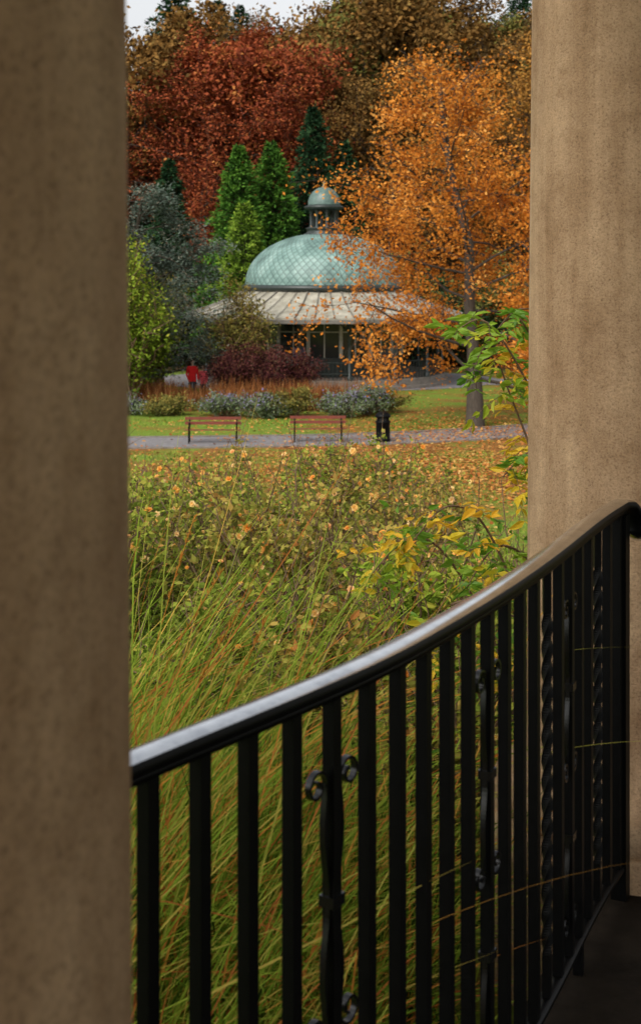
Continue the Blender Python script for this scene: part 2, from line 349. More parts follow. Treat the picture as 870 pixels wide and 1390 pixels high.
def scroll(center_s,side,z0,zc,r,flip=1,th=.0024,bow=.010,hw=.0055):
    # flat-bar scroll: leaves the bar at z0, spreads outward, and curls into an open volute at zc
    q=[]; A0=2.45*np.pi
    for a in np.linspace(A0,0,60):
        rr=r*(.28+.72*(1-a/A0))
        q.append((.018+r-rr*math.cos(a),zc+flip*rr*math.sin(a)))
    ue,ve=q[-1]
    for tt in np.linspace(0,1,24)[1:]:
        q.append((.012+(ue-.012)*(1-tt)+bow*math.sin(math.pi*min(1,tt*1.15))**1.3 if tt<.87 else .012+(ue-.012)*(1-tt),ve+(z0-ve)*tt))
    P=[]; pc,tn=at(center_s)
    for u,v in q:
        xy=pc+tn*side*u; P.append((xy[0],xy[1],v))
    P=np.array(P); nrm=np.array([tn[1],-tn[0],0])
    T=unit(np.gradient(P,axis=0)); B=unit(np.cross(T,np.broadcast_to(nrm,T.shape)))
    pr=np.array([(-hw,-th),(-hw,th),(hw,th),(hw,-th)])
    V=P[:,None]+nrm[None,None]*pr[None,:,0,None]+B[:,None]*pr[None,:,1,None]
    n=4;m=len(P); i=np.arange(m-1)[:,None]*n; j=np.arange(n)[None,:]; k=(j+1)%n
    g.add(V,np.stack([i+j,i+k,i+n+k,i+n+j],-1).reshape(-1,4)); g.add(V[0],[[0,1,2,3]]); g.add(V[-1],[[3,2,1,0]])
for k in panel:
    if i0+k<len(bars):
        s=bars[i0+k]
        for sd in(-1,1):
            scroll(s,sd,RAILZ-.36,RAILZ-.17,.028)
            scroll(s,sd,RAILZ-.36,RAILZ-.55,.028,-1)
            scroll(s,sd,FLOOR+.38,FLOOR+.18,.028,-1)
        p,_=at(s)
        for zz in (RAILZ-.36,FLOOR+.38): box(g,(p[0],p[1],zz),(.034,.028,.018),0,math.atan2(_[1],_[0]))
g.build('scrolls',[M_scroll],rail)

# ------------------------------------------------------------------ trees
def branch_path(rng,p,d,L,n,wob,up):
    P=[p]; d=d.copy()
    for _ in range(n):
        d=unit(d+rng.normal(0,wob,3)+np.array([0,0,up])); P.append(P[-1]+d*L/n)
    return np.array(P),d
def grow(rng,g,p,d,L,r,lev,cfg,tips):
    n=6 if lev==0 else 4
    P,de=branch_path(rng,p,d,L,n,cfg['wob'],cfg['up'] if lev else 0.02)
    rr=np.linspace(r,r*(.25 if lev==0 else .3),len(P)); 
    if lev==0: rr[0]*=1.35
    tube(g,P,rr,8 if lev==0 else (5 if lev==1 else 3),0,0,False)
    if lev>=cfg['leaf_from']:
        for t in np.linspace(.25,1,cfg['lp']): 
            x=t*n; i=min(int(x),n-1); tips.append(P[i]+(P[i+1]-P[i])*(x-i))
    if lev<cfg['lev']:
        nc=cfg['nc'][lev]
        for c in range(nc):
            t=cfg['t0'] + (1-cfg['t0'])*(c+rng.random())/nc if lev==0 else rng.uniform(.25,1)
            x=t*n; i=min(int(x),n-1); q=P[i]+(P[i+1]-P[i])*(x-i)
            a=rng.uniform(0,2*np.pi) if lev else c*2.4+rng.normal(0,.4)
            el=rng.normal(cfg['el'],.2)
            if lev==0:
                dd=np.array([math.cos(a)*math.cos(el),math.sin(a)*math.cos(el),math.sin(el)])
                LL=cfg['R']*cfg['prof'](t)*rng.uniform(.75,1.15)
            else:
                dd=unit(unit(P[i+1]-P[i])+rng.normal(0,.75,3)); LL=L*rng.uniform(.35,.6)
            grow(rng,g,q,dd,LL,max(r*(1-.6*t)*cfg['rk'],.012),lev+1,cfg,tips)
def make_tree(name,seed,H,R_,tr,leafm,nleaf,ls,t0=.25,el=.5,up=.03,spread=.35,prof=None,nc=(16,6,4),shade=.45,aspect=.6,parent=None,loc=(0,0,0),lp=3,mesh_only=False,flat=0.,rk=.42,drop=0.,thin=0.,clumpy=0.):
    rng=R(seed); g=Geo(); tips=[]
    cfg=dict(wob=.13,up=up,leaf_from=2,lp=lp,lev=len(nc),nc=nc,t0=t0,el=el,R=R_,rk=rk,prof=prof or (lambda t:math.sin(math.pi*min(1,.18+.82*t)**.9)*.75+.3))
    grow(rng,g,np.array([0,0,-.3]),np.array([0,0,1.]),H*.9+.3,tr,0,cfg,tips)
    T=np.array(tips); T=T[T[:,2]>.9]
    cl=rng.random(len(T)); wt=np.clip(1-thin*np.clip(T[:,2]/H-.35,0,1)/.65,.05,1)*(1-clumpy+clumpy*2*cl**1.5)
    idx=rng.choice(len(T),nleaf,p=wt/wt.sum())
    cl=rng.random(len(T)); C=T[idx]+rng.normal(0,spread,(nleaf,3))*np.array([1,1,.7]); C[:,2]-=drop*rng.random(nleaf)**2
    f=np.sin(C[:,0]*1.1+seed)*np.sin(C[:,1]*1.3)*np.sin(C[:,2]*1.2+seed*.7)
    v=np.clip(.5+.28*f+shade*(cl[idx]-.5)+rng.normal(0,.14,nleaf),0,1)
    leaves(g,C,ls,rng,1,v,aspect,flat=flat)
    if mesh_only: return g.mesh(name,[M_bark,leafm])
    return g.build(name,[M_bark,leafm],parent,loc)
def conifer(name,seed,H,Rb,leafm,n,ls,loc,layers=26,pw=.8,droop=.1,parent=None,mesh_only=False,fan=.22,z0=.04):
    rng=R(seed); g=Geo(); tube(g,[(0,0,-.2),(0,0,H*.5),(0,0,H*.97)],[Rb*.09+.04,Rb*.05+.03,.02],7,0,0,False)
    Ps=[];Vs=[];out=[]
    nb=layers*9
    for b in range(nb):
        t=z0+(1-z0)*(b+rng.random())/nb; a=b*2.399+rng.normal(0,.2); L_=Rb*(1-t)**pw*rng.uniform(.75,1.15)*(1+.18*math.sin(t*31+a*2))+.1; z=t*H
        tip=np.array([math.cos(a)*L_,math.sin(a)*L_,z+L_*.35-L_*droop*2]); base=np.array([0,0,z])
        tube(g,[base,(base+tip)/2+[0,0,.03],tip],[.03,.02,.008],3,0,0,False)
        k=max(6,int(n/nb*(L_/Rb*1.5+.2)))
        s=rng.random(k)**.6
        q=base+(tip-base)*s[:,None]+rng.normal(0,1,(k,3))*np.array([1,1,.55])*(fan*L_**.6*(1.05-s*.6))[:,None]
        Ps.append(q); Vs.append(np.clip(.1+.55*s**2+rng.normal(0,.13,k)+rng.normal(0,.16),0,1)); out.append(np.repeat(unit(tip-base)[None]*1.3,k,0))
    P=np.concatenate(Ps); leaves(g,P,ls,rng,1,np.concatenate(Vs),.4,np.concatenate(out))
    if mesh_only: return g.mesh(name,[M_bark,leafm])
    return g.build(name,[M_bark,leafm],parent,loc)
def shrub(name,seed,H,Rr,leafm,n,ls,loc,nstem=26,spread=.12,parent=None,twig=None,detail=False,flowers=0,fm=None,fs=.03,elong=1.0,aspect=.55,mesh_only=False,vb=0.,bare=0):
    rng=R(seed); g=Geo(); tips=[]
    for s in range(nstem):
        a=rng.uniform(0,6.28); ln=rng.uniform(.15,1.0); rad=Rr*ln
        e=np.array([math.cos(a)*rad*elong,math.sin(a)*rad,H*math.sqrt(max(0.05,1-.75*ln**2))*rng.uniform(.7,1.15)])
        b0=e*np.array([.15,.15,0]); t=np.linspace(0,1,7)[:,None]
        P=b0+(e-b0)*np.concatenate([t,t,1-(1-t)**1.5],1)+rng.normal(0,.02*H,(7,3)); tube(g,P,np.linspace(.012,.004,7)*max(1,H),4,0,rng.random(),False)
        for k in range(6):
            q=P[rng.integers(2,7)]; d=unit(rng.normal(size=3)+[0,0,.5]+unit(e-b0)*.6)*rng.uniform(.15,.4)*H*.6
            Q=np.array([q,q+d*.5+rng.normal(0,.02,3),q+d]); tube(g,Q,[.006*max(1,H),.004*max(1,H),.002*max(1,H)],3,0,0,False)
            for u in np.linspace(.1,1,5): tips.append(q+d*u)
    T=np.array(tips)
    for _ in range(bare):
        q=T[rng.integers(0,len(T))]; d=unit(rng.normal(0,.5,3)+[0,0,1.])*rng.uniform(.25,.6)
        tube(g,[q,q+d*.5+rng.normal(0,.03,3),q+d],[.005,.0035,.002],3,0,0,False)
    cl=rng.random(len(T)); idx=rng.choice(len(T),n,p=(.15+cl)/np.sum(.15+cl))
    cl2=rng.random(len(T))
    C=T[idx]+rng.normal(0,spread,(n,3)); C[:,2]=np.maximum(C[:,2],.03)
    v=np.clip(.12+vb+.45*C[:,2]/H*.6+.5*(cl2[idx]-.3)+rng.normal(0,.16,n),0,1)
    leaves(g,C,ls,rng,1,v,aspect,detail=detail)
    if flowers:
        up=T[T[:,2]>np.quantile(T[:,2],.6)]
        for _ in range(flowers):
            c=up[rng.integers(0,len(up))]+rng.normal(0,.05,3)+[0,-.03,.07]; vv=rng.random(); s=fs*rng.uniform(.4,1.25)
            nn=unit(rng.normal(0,.5,3)+[0,-.7,.6]); a1=unit(np.cross(nn,[1,.2,0])); a2=np.cross(nn,a1)
            for ring,(cnt,rad,hh) in enumerate(((6,1.0,.25),(5,.65,.55),(3,.3,.7))):
                th=np.arange(cnt)/cnt*6.283+ring*.5+vv*3
                for q in th:
                    dr=a1*math.cos(q)+a2*math.sin(q); sd=-a1*math.sin(q)+a2*math.cos(q)
                    w_=rad*s*.62
                    g.add([c,c+dr*rad*s*.6+sd*w_+nn*hh*s,c+dr*rad*s*1.05+nn*hh*s*1.1,c+dr*rad*s*.6-sd*w_+nn*hh*s],[[0,1,2,3]],2,np.clip(vv+rng.normal(0,.08),0,1))
    mats=[twig or M_twig,leafm]+([fm] if fm else [])
    if mesh_only: return g.mesh(name,mats)
    return g.build(name,mats,parent,loc)

# orange tree at the right of the lawn : broad low crown narrowing upward
make_tree('orange_beech_tree',11,14.6,6.1,.27,L_orange,33000,.135,t0=.13,el=.24,up=-.005,spread=.22,nc=(38,7,4),loc=(5.4,49.6,0),lp=4,aspect=.65,rk=.28,drop=.5,thin=.8,clumpy=.9,
          prof=lambda t:.95-.58*t if t>.22 else .55+1.3*(t-.0))
# copper / brown trees behind the pavilion
make_tree('copper_beech_tree',21,22,9.0,.5,L_red,64000,.22,t0=.2,el=.3,up=.0,spread=.40,nc=(32,7,4),loc=(-9.0,92,0),flat=.5,rk=.3,clumpy=.6)
make_tree('copper_beech_tree.001',22,21,7.5,.5,L_red,50000,.22,t0=.2,el=.3,up=.0,spread=.40,nc=(28,7,4),loc=(-1.6,95,0),flat=.5,rk=.3,clumpy=.6)
make_tree('oak_tree',23,20,6.5,.45,L_brown,34000,.22,t0=.2,el=.45,spread=.42,nc=(26,7,4),loc=(6.0,92,0),rk=.35,clumpy=.6)
make_tree('oak_tree.001',24,21,7,.45,L_orange2,30000,.22,t0=.15,el=.45,spread=.4,nc=(26,7,4),loc=(12.0,88,0),rk=.35,clumpy=.6)
# conifers behind the pavilion
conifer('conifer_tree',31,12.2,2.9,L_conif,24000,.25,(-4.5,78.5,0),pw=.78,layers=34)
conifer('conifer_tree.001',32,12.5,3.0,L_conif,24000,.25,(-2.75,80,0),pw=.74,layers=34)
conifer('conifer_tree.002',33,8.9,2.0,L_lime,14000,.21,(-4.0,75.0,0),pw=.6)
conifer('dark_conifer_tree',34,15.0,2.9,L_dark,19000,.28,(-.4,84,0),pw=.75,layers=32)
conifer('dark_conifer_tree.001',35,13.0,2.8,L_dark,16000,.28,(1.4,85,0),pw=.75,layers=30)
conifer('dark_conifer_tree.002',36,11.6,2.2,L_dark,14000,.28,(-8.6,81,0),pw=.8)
# blue pine left
make_tree('blue_pine_tree',41,9.8,4.1,.22,L_blue,36000,.16,t0=.12,el=.08,up=-.01,spread=.2,nc=(26,6,3),loc=(-6.7,60.5,0),aspect=.3,prof=lambda t:1.15-.75*t,flat=.4,rk=.3,clumpy=.5)
make_tree('blue_pine_tree.001',42,8.6,3.4,.2,L_blue,24000,.16,t0=.12,el=.08,up=-.01,spread=.2,nc=(24,6,3),loc=(-10.2,64,0),aspect=.3,prof=lambda t:1.15-.75*t,flat=.4,rk=.3,clumpy=.5)
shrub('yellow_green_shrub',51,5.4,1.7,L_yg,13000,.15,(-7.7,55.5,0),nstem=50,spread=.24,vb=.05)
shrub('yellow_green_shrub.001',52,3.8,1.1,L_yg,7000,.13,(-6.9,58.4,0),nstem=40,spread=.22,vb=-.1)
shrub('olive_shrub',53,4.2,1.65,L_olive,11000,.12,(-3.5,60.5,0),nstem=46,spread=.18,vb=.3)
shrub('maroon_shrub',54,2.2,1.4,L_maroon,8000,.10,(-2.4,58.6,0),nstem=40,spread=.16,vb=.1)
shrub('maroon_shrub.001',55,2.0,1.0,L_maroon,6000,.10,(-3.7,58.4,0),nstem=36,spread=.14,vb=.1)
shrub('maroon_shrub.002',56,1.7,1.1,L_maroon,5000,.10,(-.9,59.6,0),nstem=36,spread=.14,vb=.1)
# understorey behind the pavilion
und=empty('woodland_understorey'); rng=R(57)
um=[shrub('under_a',58,4.5,2.4,L_olive,8000,.22,(0,0,0),nstem=40,spread=.35,mesh_only=True),shrub('under_b',59,4.0,2.4,L_brown,8000,.22,(0,0,0),nstem=40,spread=.35,mesh_only=True),shrub('under_c',60,3.6,2.3,L_dark,8000,.22,(0,0,0),nstem=40,spread=.35,mesh_only=True)]
for k in range(26):
    x=-14+k*1.25; y=rng.uniform(79,84); o=bpy.data.objects.new('understorey_shrub',um[rng.choice(3,p=[.3,.25,.45])]); o.location=(x,y,float(tz(x,y))-.1); o.rotation_euler=(0,0,rng.uniform(0,6)); s=rng.uniform(.8,1.2); o.scale=(s,s,s); link(o,und)

# distant hillside woodland : shared tree meshes, instanced
wood=empty('distant_woodland')
ms=[make_tree('wood_a',61,19,6.5,.4,L_brown,22000,.33,spread=.5,nc=(22,6,3),mesh_only=True,rk=.35,clumpy=.5),
    make_tree('wood_b',62,20,7,.4,L_red,22000,.33,spread=.5,nc=(22,6,3),mesh_only=True,rk=.35,clumpy=.5),
    make_tree('wood_c',63,18,6.5,.4,L_olive,20000,.33,spread=.5,nc=(22,6,3),mesh_only=True,rk=.35,clumpy=.5),
    make_tree('wood_d',64,21,6,.38,L_brown,3000,.3,spread=.6,nc=(22,7,5),mesh_only=True),
    conifer('wood_e',65,20,4.5,L_dark,15000,.38,(0,0,0),mesh_only=True,pw=.7,layers=30)]
rng=R(5)
for row,(yy,cnt,sp_) in enumerate(((101,8,6.2),(109,9,6.2),(119,11,6.2),(131,12,6.6),(147,13,7),(165,14,8))):
    for k in range(cnt):
        x=(k-(cnt-1)/2)*sp_+rng.normal(0,1.4); y=yy+rng.normal(0,2)
        pr=[.30,.28,.14,.14,.14] if row<3 else [.22,.08,.12,.33,.25]
        if x>2: pr=[.42,.05,.23,.2,.10]
        kind=rng.choice(5,p=pr); 
        s=rng.uniform(.85,1.12)*(.9 if row>3 else 1)
        if -26<x<-11 and row>=1: s*=.72; kind=3 if row>2 else kind
        o=bpy.data.objects.new('woodland_tree',ms[kind]); 
        o.location=(x,y,float(tz(x,y))-.3); o.scale=(s,s,s*rng.uniform(.9,1.08)); o.rotation_euler=(0,0,rng.uniform(0,6.28)); link(o,wood)

# ------------------------------------------------------------------ flower bed
rng=R(71); g=Geo(); n=7000
cx=rng.uniform(-8.5,2.6,n); cy=rng.uniform(54.8,58.2,n); keep=(cx<1.8-(58-cy)*.1)
P=np.stack([cx,cy,np.zeros(n)],1)[keep]; n=len(P)
cl=np.floor(P[:,0]*1.3)+np.floor(P[:,1]*1.3)*7; hv=.8+.25*np.sin(cl*12.9); hv=np.where(abs(P[:,0]+5.0)<.75,hv*.8,hv)
blades(g,P,rng.uniform(.8,1.4,n)*hv,.035,rng.uniform(0,6.28,n),rng.uniform(.02,.35,n),rng.uniform(0,.35,n),rng,4)
g.build('russet_ornamental_grass',[L_redgrass])
for k,(x,y,h,r) in enumerate([(-5.6,53.4,.6,.9),(-3.6,53.0,.75,1.1),(-2.1,52.6,.7,1.0),(-.9,52.9,.9,1.2),(.6,52.8,.75,1.1),(1.7,53.6,.9,1.1),(2.3,54.8,.8,1.0),(-7.4,53.7,.6,1.0)]):
    shrub('lavender_mound' if k==0 else 'lavender_mound.%03d'%k,80+k,h,r,L_lav if k%3 else L_olive,4500,.09,(x,y,0),nstem=40,spread=.08,elong=1.2,vb=.15)
# fallen leaves (one object) + lawn tufts
rng=R(90); g=Geo(); n=26000
x=rng.uniform(-14,16,n); y=np.where(rng.random(n)<.66,rng.uniform(27,44.5,n),rng.uniform(44,68,n))
dens=.5+.5*np.sin(x*.6+2*np.sin(y*.3))*np.cos(y*.45+x*.2)
keep=(rng.random(n)<.2+.75*dens)&~((np.hypot(x-5.4,y-49.6)<.4))&((y>34)|(rng.random(n)<.4)); x=x[keep];y=y[keep]
xx=rng.normal(5.2,3.6,5000); yy=rng.normal(49,3,5000); x=np.r_[x,xx,rng.normal(2.4,2.8,9000)]; y=np.r_[y,yy,rng.normal(38.5,2.8,9000)]
leaves(g,np.stack([x,y,tz(x,y)+.02+.03*rng.random(len(x))],1),.10,rng,0,None,.75,flat=1.)
g.build('fallen_leaves',[L_fallen])
rng=R(91); g=Geo(); n=45000
y=rng.uniform(5.2,52,n); x=rng.uniform(-1,1,n)*(1.5+y*.2)
L_lawn=leafmat('lawn_blades',[(.06,.11,.014),(.15,.245,.028),(.25,.35,.045),(.34,.34,.07)],0)
ok=~((y>43.0)&(y<49.5)); x=x[ok];y=y[ok];n=len(x)
blades(g,np.stack([x,y,tz(x,y)-.02],1),rng.uniform(.06,.16,n)+np.clip((26-y)*.01,0,.2),np.clip(.004+y*.0006,0,.028),rng.uniform(0,6.28,n),rng.uniform(0,.6,n),rng.uniform(0,.6,n),rng,2)
g.build('lawn_grass',[L_lawn])

# ------------------------------------------------------------------ rose bed / mid shrubs on the slope
spots=[(-1.6,9.2,1.3,.9),(-.5,9.8,1.15,.9),(.6,9.0,.9,.8),(-2.2,11.6,1.4,1.0),(-.9,12.2,1.3,1.0),(.3,11.8,1.3,1.0),(1.35,11.2,.75,.7),
       (-1.9,14.8,1.6,1.2),(-.4,15.2,1.35,1.2),(.95,14.6,1.15,1.0),(-3.0,17.5,1.7,1.3),(-1.2,18.0,1.45,1.3),(.6,18.0,1.55,1.2)]
for k,(x,y,h,r) in enumerate(spots):
    shrub('rose_bush' if k==0 else 'rose_bush.%03d'%k,101+k,h,r,L_rose2 if k in(1,2,5,9,11) else L_rose,5200,.055,(x,y,float(tz(x,y))-.03),nstem=34,spread=.055,flowers=48 if k>2 else 26,fm=L_petal,fs=.031,bare=70,vb=.05)
for k,(x,y,h,r) in enumerate([(.1,6.4,.75,.6),(.85,6.2,.9,.6),(1.35,7.2,1.0,.7),(-.3,7.6,.9,.7),(.55,7.7,.95,.7),(.45,5.4,.6,.5)]):
    shrub('garden_shrub' if k==0 else 'garden_shrub.%03d'%k,131+k,h,r,L_yg if k in(2,4) else (L_rose2 if k in(5,0) else L_rose),3000,.055,(x,y,float(tz(x,y))-.03),nstem=30,spread=.05,detail=True,bare=60,vb=.05,flowers=14,fm=L_petal,fs=.02)

# ------------------------------------------------------------------ tall grass clump beside the railing
rng=R(140); g=Geo()
def outside(pos):   # blades stay on the garden side of the railing
    xr=np.interp(pos[...,1],RP[:,1],RP[:,0]); bad=(pos[...,0]>xr-.015)&(pos[...,1]<4.3)&(pos[...,2]>FLOOR-.2)
    return ~bad.any(axis=1)
def clump(cx,cy,n,L0,L1,sp_,bias,bm,dr=.8,off=0.):
    z=float(tz(cx,cy)); P=np.stack([cx+rng.normal(0,sp_,n),cy+rng.normal(0,sp_,n),np.full(n,z)],1)
    az=np.where(rng.random(n)<bm,rng.normal(bias,.6,n),rng.uniform(0,6.28,n))
    v=np.clip(rng.beta(2.0,2.2,n)*.72+off,0,1); old=rng.random(n)<.20; v=np.where(old,rng.uniform(.64,1,n),v)
    blades(g,P,rng.uniform(L0,L1,n),rng.uniform(.005,.013,n),az,rng.uniform(.03,.6,n),rng.uniform(.05,dr,n),rng,8,0,v,keep=outside)
for a in [(-1.0,3.3,620,1.3,2.15,.16,.2,.6,1.1,.03),(-.65,3.9,650,1.2,2.1,.2,.1,.6,1.1,0),(-.55,3.0,600,1.0,1.8,.15,.2,.6,1.1,.04),(-.20,3.5,520,.8,1.5,.16,0.,.5,.9,-.05),(-.35,2.75,400,.6,1.2,.10,.9,.6,.9,0),
          (.05,4.2,360,.6,1.15,.16,1.4,.7,.9,-.1),(-.05,3.6,320,.5,1.0,.10,1.8,.8,.9,-.1),(.3,5.0,220,.5,.9,.15,1.6,.8,.9,-.12),(-1.1,4.6,450,1.2,2.0,.25,0.,.6,1.,0)]: clump(*a)
n=110; P=np.stack([rng.normal(-.7,.3,n),rng.normal(3.6,.35,n),np.full(n,3.35)],1)
blades(g,P,rng.uniform(1.3,2.3,n),rng.uniform(.007,.013,n),rng.normal(.1,.5,n),rng.uniform(.2,.75,n),rng.uniform(.05,.8,n),rng,10,0,rng.uniform(.72,1,n),keep=outside)
for k in range(7):
    x=-.85+rng.normal(0,.15); y=3.8+rng.normal(0,.3); h=rng.uniform(1.5,1.85); lean=rng.uniform(.1,.4)
    t=np.linspace(0,1,8)[:,None]; b0=np.array([x,y,3.35]); P=b0+np.array([lean,0,0])*h*t**1.6+np.array([0,0,1])*h*(t-.05*t**3)
    tube(g,P,.002,3,0,.8,False)
    m_=40; s=rng.uniform(.80,1,m_); c=np.stack([np.interp(s,t[:,0],P[:,q]) for q in range(3)],1); leaves(g,c,.020,rng,0,np.full(m_,.85),.22,out=np.array([.8,0,2.6]))
for (x,y,z,az,L_,le,dr) in [(-.35,2.35,4.15,.5,.75,1.2,.15),(-.1,2.5,4.35,.35,.7,1.15,.3),(-.3,2.5,4.0,-.2,.8,1.25,-.1),(.45,3.45,4.45,-.1,.42,1.2,.3),(.5,3.5,4.7,-.3,.35,1.3,.2),(-.2,2.45,4.4,.2,.5,1.1,.1),(-.33,2.2,4.25,.1,.6,1.3,.2),(-.1,2.6,4.1,.6,.6,1.05,.4)]:
    blades(g,np.array([[x,y,z]]),L_,.007,np.array([az]),np.array([le]),np.array([dr]),rng,10,0,np.array([rng.uniform(.6,.9)]))
g.build('tall_grass_clump',[L_grass])

# arching climber beside the right column
def climber(name,seed,stems,leafsize,yellow=.2):
    rng=R(seed); g=Geo()
    for si,pts in enumerate(stems):
        P=np.array(pts,float); t=np.linspace(0,len(P)-1,26); P=np.stack([np.interp(t,range(len(P)),P[:,k]) for k in range(3)],1)
        for _ in range(6): P[1:-1]=(P[:-2]+2*P[1:-1]+P[2:])/4
        tube(g,P,np.linspace(.007,.0025,26),5,0,0,False)
        for i in range(6,26):
            if rng.random()<.22: continue
            a=rng.uniform(0,6.28); d=unit(np.array([math.cos(a),math.sin(a),rng.uniform(-.5,.5)])); Lr=rng.uniform(.10,.22)
            u=np.linspace(0,1,6)[:,None]; Q=P[i]+d*Lr*u+np.array([0,0,-.3])*Lr*u**2; tube(g,Q,.0012,3,0,0,False)
            side=unit(np.cross(d,[0,0,1])); yl=yellow*(.3 if si<2 else 1.3)
            vv=rng.uniform(.62,1) if rng.random()<yl else rng.uniform(0.05,.6)
            for q in range(1,6):
                for sg in(-1,1): leaves(g,Q[q][None],leafsize*rng.uniform(.6,1.1),rng,1,np.array([np.clip(vv+rng.normal(0,.05),0,1)]),.42,out=(side*sg*2.5+d*1.2+np.array([0,0,-.8])),detail=True)
            leaves(g,Q[5][None],leafsize,rng,1,np.array([vv]),.42,out=d*3,detail=True)
    return g.build(name,[M_twig,L_climb])
climber('climbing_rose',150,[
 [(1.1,5.6,3.3),(1.0,5.4,4.3),(.85,5.3,5.1),(.62,5.3,5.50),(.50,5.3,5.42)],
 [(1.2,5.5,3.3),(1.1,5.4,4.6),(.95,5.3,5.35),(.75,5.3,5.56),(.56,5.25,5.30)],
 [(1.1,5.6,3.3),(.95,5.4,4.5),(.78,5.3,5.0),(.70,5.3,5.2),(.66,5.3,5.32)],
 [(1.0,5.5,3.3),(.80,5.4,4.3),(.60,5.3,4.75),(.45,5.2,4.80),(.34,5.2,4.66)],
 [(.95,5.7,3.3),(.7,5.6,4.2),(.45,5.5,4.62),(.30,5.4,4.62),(.2,5.4,4.5)],
 [(1.0,5.2,3.3),(.9,5.1,4.2),(.74,5.0,4.65),(.60,4.9,4.72),(.5,4.9,4.55)],
 [(1.1,5.4,3.3),(.98,5.3,4.6),(.86,5.2,4.95),(.76,5.2,5.0),(.66,5.15,4.9)],
 [(1.1,5.5,3.3),(1.0,5.4,4.7),(.86,5.3,5.2),(.78,5.3,5.42),(.72,5.3,5.5)],
 [(.8,5.3,3.3),(.62,5.2,4.0),(.48,5.1,4.35),(.38,5.0,4.40),(.3,5.0,4.3)]],.062,.34)

# ------------------------------------------------------------------ pavilion
pv=empty('domed_pavilion',(.18,69.5,0))
m,nt,b,out=newmat('verdigris_scales'); N=nt.nodes; L=nt.links
uvn=N.new('ShaderNodeUVMap'); sx=N.new('ShaderNodeSeparateXYZ'); L.new(uvn.outputs[0],sx.inputs[0])
def mth(op,a,bv):
    n=N.new('ShaderNodeMath'); n.operation=op
    for i,vv in enumerate((a,bv)):
        if vv is None: continue
        if isinstance(vv,(int,float)): n.inputs[i].default_value=vv
        else: L.new(vv,n.inputs[i])
    return n.outputs[0]
u=mth('MULTIPLY',sx.outputs[0],64); v=mth('MULTIPLY',sx.outputs[1],2.4)
a_=mth('FRACT',mth('ADD',u,v),None); b_=mth('FRACT',mth('SUBTRACT',u,v),None)
mn=mth('MINIMUM',a_,b_); e=ramp(nt,[(.02,(.35,.4,.4)),(.2,(.85,.88,.88)),(.8,(1.1,1.1,1.1))]); L.new(mn,e.inputs[0])
tc=N.new('ShaderNodeTexCoord'); n1=N.new('ShaderNodeTexNoise'); n1.inputs['Scale'].default_value=1.6; n1.inputs['Detail'].default_value=7; L.new(tc.outputs['Object'],n1.inputs[0])
r=ramp(nt,[(.3,(.10,.165,.145)),(.5,(.18,.29,.255)),(.7,(.29,.41,.365))]); L.new(n1.outputs[0],r.inputs[0])
mu=N.new('ShaderNodeMix'); mu.data_type='RGBA'; mu.blend_type='MULTIPLY'; mu.inputs[0].default_value=1; L.new(r.outputs[0],mu.inputs[6]); L.new(e.outputs[0],mu.inputs[7])
L.new(mu.outputs[2],b.inputs['Base Color']); b.inputs['Roughness'].default_value=.5
bp=N.new('ShaderNodeBump'); bp.inputs['Strength'].default_value=.6; bp.inputs['Distance'].default_value=.04; L.new(mn,bp.inputs['Height']); L.new(bp.outputs[0],b.inputs['Normal'])
M_dome=m
M_can=noisemat('lead_canopy',[(.3,(.22,.20,.15)),(.55,(.40,.37,.29)),(.75,(.55,.51,.42))],2.2,.55,.15)
M_rib=noisemat('canopy_rib',[(.3,(.12,.11,.09)),(.7,(.22,.2,.17))],4,.6,0)
M_dkgreen=noisemat('dark_green_paint',[(.3,(.012,.018,.015)),(.7,(.03,.04,.035))],5,.4,0)
M_cupola=noisemat('dark_verdigris',[(.3,(.05,.09,.08)),(.7,(.13,.20,.17))],5,.4,.1)
M_cream=noisemat('cream_paint',[(.3,(.40,.38,.32)),(.7,(.55,.52,.45))],3,.6,0)
m,nt,b,out=newmat('window_glass'); b.inputs['Base Color'].default_value=(.03,.035,.035,1); b.inputs['Roughness'].default_value=.08; M_glass=m
g=Geo()
def superell(rb,z0,h,n=22,p=2.08):
    return [(rb*math.cos(a)**(2/p) if a<math.pi/2-1e-6 else 0.0,z0+h*math.sin(a)**(2/p)) for a in np.linspace(0,math.pi/2,n)]
pr=[q for q in superell(3.85,4.72,2.5) if q[0]>.8]+[(.8,7.14)]
lathe(g,pr,96); g.build('dome',[M_dome],pv)
g=Geo(); lathe(g,[(3.7,4.3),(3.95,4.45),(4.02,4.5),(4.02,4.66),(3.9,4.73),(3.8,4.73)],64); g.build('dome_cornice',[M_dkgreen],pv)
CR=6.75
g=Geo(); nsd=16
lathe(g,[(CR,3.20),(CR,3.30),(5.7,3.62),(4.7,4.02),(3.9,4.42)],nsd,smooth=False,rot=math.pi/16)
lathe(g,[(CR-.05,3.18),(3.9,3.55)],nsd,mi=2,smooth=False,rot=math.pi/16)
for k in range(nsd*3):
    a=(k/(nsd*3))*2*np.pi+math.pi/16; cz=1.0 if k%3==0 else math.cos(math.pi/16)*(1.02)
    P=[(rr*cz*math.cos(a),rr*cz*math.sin(a),zz+.02) for rr,zz in((CR,3.31),(5.7,3.63),(4.7,4.03),(3.9,4.43))]
    tube(g,P,.04 if k%3==0 else .022,4,1,0)
g.build('canopy_roof',[M_can,M_rib,M_dkgreen],pv)
g=Geo()
lathe(g,[(CR+.05,3.05),(CR+.05,3.22),(CR-.02,3.24)],nsd,smooth=False,rot=math.pi/16); lathe(g,[(CR+.01,3.05),(CR+.01,3.22)],nsd,smooth=False,rot=math.pi/16)
g.build('gutter_valance',[M_rib],pv)
g=Geo()
